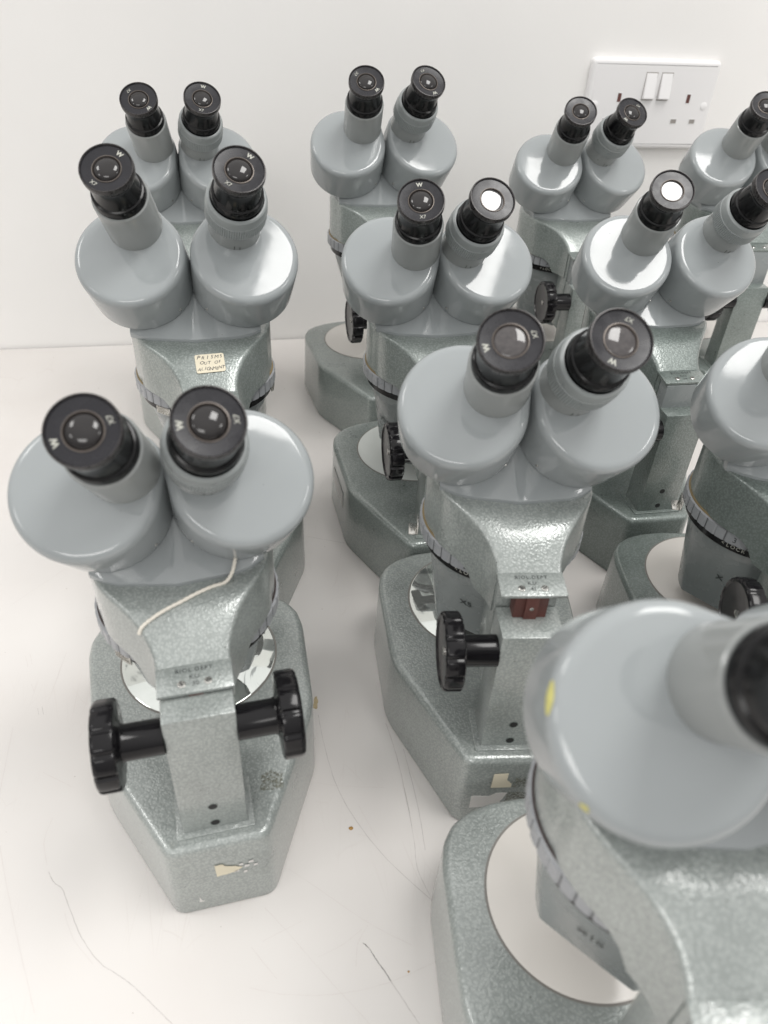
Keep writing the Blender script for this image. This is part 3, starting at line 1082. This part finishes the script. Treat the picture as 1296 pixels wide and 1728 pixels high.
# --- marks and papers on single microscopes
# handwritten note on the arm of B
rB = ROOT['B']
dzB = S['B'][3]
slope = math.atan2(185.8 - 178.2, 55 - 43)
note_m = T(2.0, 49.5, 183.2 + dzB) @ Matrix.Rotation(slope, 4, 'X') @ Matrix.Rotation(R(2), 4, 'Z')
note = torn_paper('paper_note', 'paper', fillet([(-8.6, -6.4), (8.4, -6.4), (8.6, 6.0), (-8.6, 6.2)], 1.4, 4), rB, note_m, 'small cream note reading PRISMS OUT OF ALIGNMENT', 0.2)
for line, yy, size, x0, adv in (('PRISMS', 3.9, 3.3, -6.6, 2.65), ('OUT OF', 0.2, 2.9, -5.0, 2.1), ('ALIGNMENT', -3.9, 3.0, -7.0, 1.75)):
    for i, ch in enumerate(line):
        if ch == ' ':
            continue
        jr = random.Random(len(line) * 13 + i)
        obj('handwriting', txt(ch, size, 'ink', shear=0.25), note,
            T(x0 + i * adv, yy + jr.uniform(-0.35, 0.35), 0.22) @ Matrix.Rotation(R(jr.uniform(-11, 9)), 4, 'Z') @ Matrix.Scale(jr.uniform(0.88, 1.1), 4))

# paper remains on the near face of the feet
FACE = Matrix.Rotation(R(90), 4, 'X')


def on_near_face(root, x, z):
    return T(x, -0.55 - 0.1, z) @ FACE


torn_paper('paper_remnant', 'paper', ragged([(-4.8, -5.4), (4.6, -4.2), (8.0, -1.0), (0.8, 2.4), (-1.2, 4.8), (-5.2, 5.4)], 0.35, 4, 2, keep=(5,)), ROOT['A'], on_near_face('A', 2, 35), 'torn cream paper stuck to the foot')
torn_paper('paper_remnant', 'paper_white', ragged([(-1.4, 5.2), (-0.4, 0.6), (4.0, -1.8), (1.2, -3.0), (-1.9, -1.8)], 0.25, 4, 3), ROOT['A'], on_near_face('A', -11.5, 9))
for i, (xx, zz, sx) in enumerate([(12, 34, 1.0), (9.5, 36.3, 0.7), (14.5, 37.2, 0.9), (16.5, 33.5, 0.8), (7.0, 31.0, 0.8), (11, 29, 0.6)]):
    torn_paper('paper_fleck', 'paper_white', ragged([(-1.6 * sx, -0.9), (1.4 * sx, -0.7), (1.3 * sx, 1.0), (-1.0 * sx, 0.9)], 0.3, 3, 10 + i), ROOT['A'], on_near_face('A', xx, zz))
torn_paper('paper_remnant', 'paper', ragged([(-5.0, -6.6), (6.2, -6.4), (6.0, -2.8), (3.2, 0.2), (3.4, 6.6), (-4.6, 6.2)], 0.35, 4, 5, keep=(0, 4, 5)), ROOT['F'], on_near_face('F', -3.2, 39.5), 'torn cream paper label stuck to the foot')
torn_paper('paper_remnant', 'paper_white', ragged([(-9.4, -7.4), (6.2, -6.2), (8.4, 0.5), (10.5, 6.6), (4.0, 6.8), (0, 3.6), (-4.5, 4.4), (-9.6, 4.0)], 0.45, 4, 6, keep=(7, 0)), ROOT['F'], on_near_face('F', -8.5, 21), 'torn white paper label stuck to the foot')
# label on the left flank of the foot of E
fa = math.atan2(64 - 59.5, 135 - 71.3)
lm = T(-62.6, 108, 33) @ Matrix.Rotation(R(-90) + fa, 4, 'Z') @ Matrix.Rotation(R(90), 4, 'X')
torn_paper('paper_label', 'paper_white', [(-20, -7), (20, -7), (20, 7), (-20, 7)], ROOT['E'], T(-0.1, 0, 0) @ lm, 'white paper label on the flank of the foot')
# olive grime left by old tape
m, nt, b = mat('olive_grime')
c = coords(nt, 1.0)
n = nd(nt, 'ShaderNodeTexNoise')
n.inputs['Scale'].default_value = 620
n.inputs['Detail'].default_value = 8
nt.links.new(c, n.inputs['Vector'])
nt.links.new(ramp(nt, n.outputs[0], [(0.40, (0, 0, 0)), (0.70, (0.4, 0.4, 0.4))]), b.inputs['Alpha'])
b.inputs['Base Color'].default_value = (0.16, 0.15, 0.09, 1)
b.inputs['Roughness'].default_value = 0.6
M['grime'] = m
torn_paper('tape_stain', 'grime', ragged([(-6, -5), (5, -6), (6.5, 3), (1, 6), (-5, 4)], 0.8, 4, 21), ROOT['A'], T(29.5, 29, HB + 0.02), None, 0.06)
torn_paper('tape_stain', 'grime', ragged([(-6, -4.5), (7, -4), (7.5, 4), (-5, 4.4)], 0.7, 4, 22), ROOT['F'], on_near_face('F', 9.5, 37.5), None, 0.06)
torn_paper('tape_stain', 'grime', ragged([(-9, -5), (9, -5), (9, 5), (-8, 5)], 0.8, 4, 23), ROOT['F'], on_near_face('F', 10, 23), None, 0.06)
# steel levers of the magnification rings
for k, az, me in (('F', -96, 'lever'), ('J', -100, 'lever'), ('B', -42, 'pad'), ('B', 78, 'pad'), ('A', -50, 'pad')):
    mtx = T(0, 0, S[k][3]) @ radial(az, 46.0 if me == 'lever' else 43.2, 147.0 if me == 'lever' else 146)
    mtx = mtx @ Matrix(((1, 0, 0, 0), (0, 0, 1, 0), (0, 1, 0, 0), (0, 0, 0, 1)))
    obj('ring_lever' if me == 'lever' else 'grip_pad', ME[me], ROOT[k], mtx)
# yellow paint marks on the left housing of K
kh = [c_ for c_ in ROOT['K'].children if c_.name.startswith('prism_housing')][0]
for ang, ln, wd in ((R(172 + 54.5), 9.0, 0.75), (R(226 + 54.5), 3.2, 0.6)):
    bm = bmesh.new()
    rows = []
    n = 14
    prof = [(-0.05, -4.2), (-0.12, -3.1), (-0.72, -1.68), (-1.9, -0.62)]
    for i in range(n + 1):
        a_ = ang + (i / n - 0.5) * ln / RH + random.uniform(-0.004, 0.004)
        sh = math.sin(math.pi * (0.1 + 0.8 * i / n)) * wd
        row = []
        for d_, z_ in prof:
            zz = -2.4 + (z_ + 2.4) * sh
            dd = -0.42 + (d_ + 0.42) * sh
            row.append(bm.verts.new(((RH + dd + 0.12) * math.cos(a_), (RH + dd + 0.12) * math.sin(a_), zz + 0.1)))
        rows.append(row)
    for i in range(n):
        for q in range(len(prof) - 1):
            bm.faces.new((rows[i][q], rows[i + 1][q], rows[i + 1][q + 1], rows[i][q + 1]))
    obj('paint_mark', finish('paint_mark', bm, 'yellow', 60), kh)

# white string lying over the arm of A


def tube_path(name, pts, r, mt, n=8):
    path = smooth_path(pts, 8)
    bm = bmesh.new()
    prev = None
    rings = []
    for i, p in enumerate(path):
        t = (path[min(i + 1, len(path) - 1)] - path[max(i - 1, 0)]).normalized()
        s_ = t.cross(Vector((0, 0, 1))).normalized()
        q = s_.cross(t)
        rr = r * (1 + 0.12 * math.sin(i * 2.1))
        rings.append([tuple(p + s_ * rr * math.cos(2 * math.pi * j / n) + q * rr * math.sin(2 * math.pi * j / n)) for j in range(n)])
    loft(bm, rings)
    return finish(name, bm, mt, 70)


dzA = S['A'][3]
st = [(24.5, 74.5, 196.8), (23.6, 70.8, 196.0), (21.5, 66.5, 192.4), (18, 64.5, 189.1), (12, 63.0, 188.9), (5, 60.5, 188.4), (-2, 57.5, 187.6), (-9, 54.8, 186.6), (-15, 52.0, 185.2), (-19.5, 49.5, 183.4), (-21.3, 48.3, 180.4)]
so = obj('string', tube_path('string', st, 0.85, 'string'))
so.matrix_basis = Matrix.Translation(ROOT['A'].location) @ Matrix.Rotation(R(S['A'][2]), 4, 'Z') @ Matrix.Translation((0, 0, dzA * MM))
so['label'] = 'white cotton string lying across the arm of the front left microscope'
so['category'] = 'string'
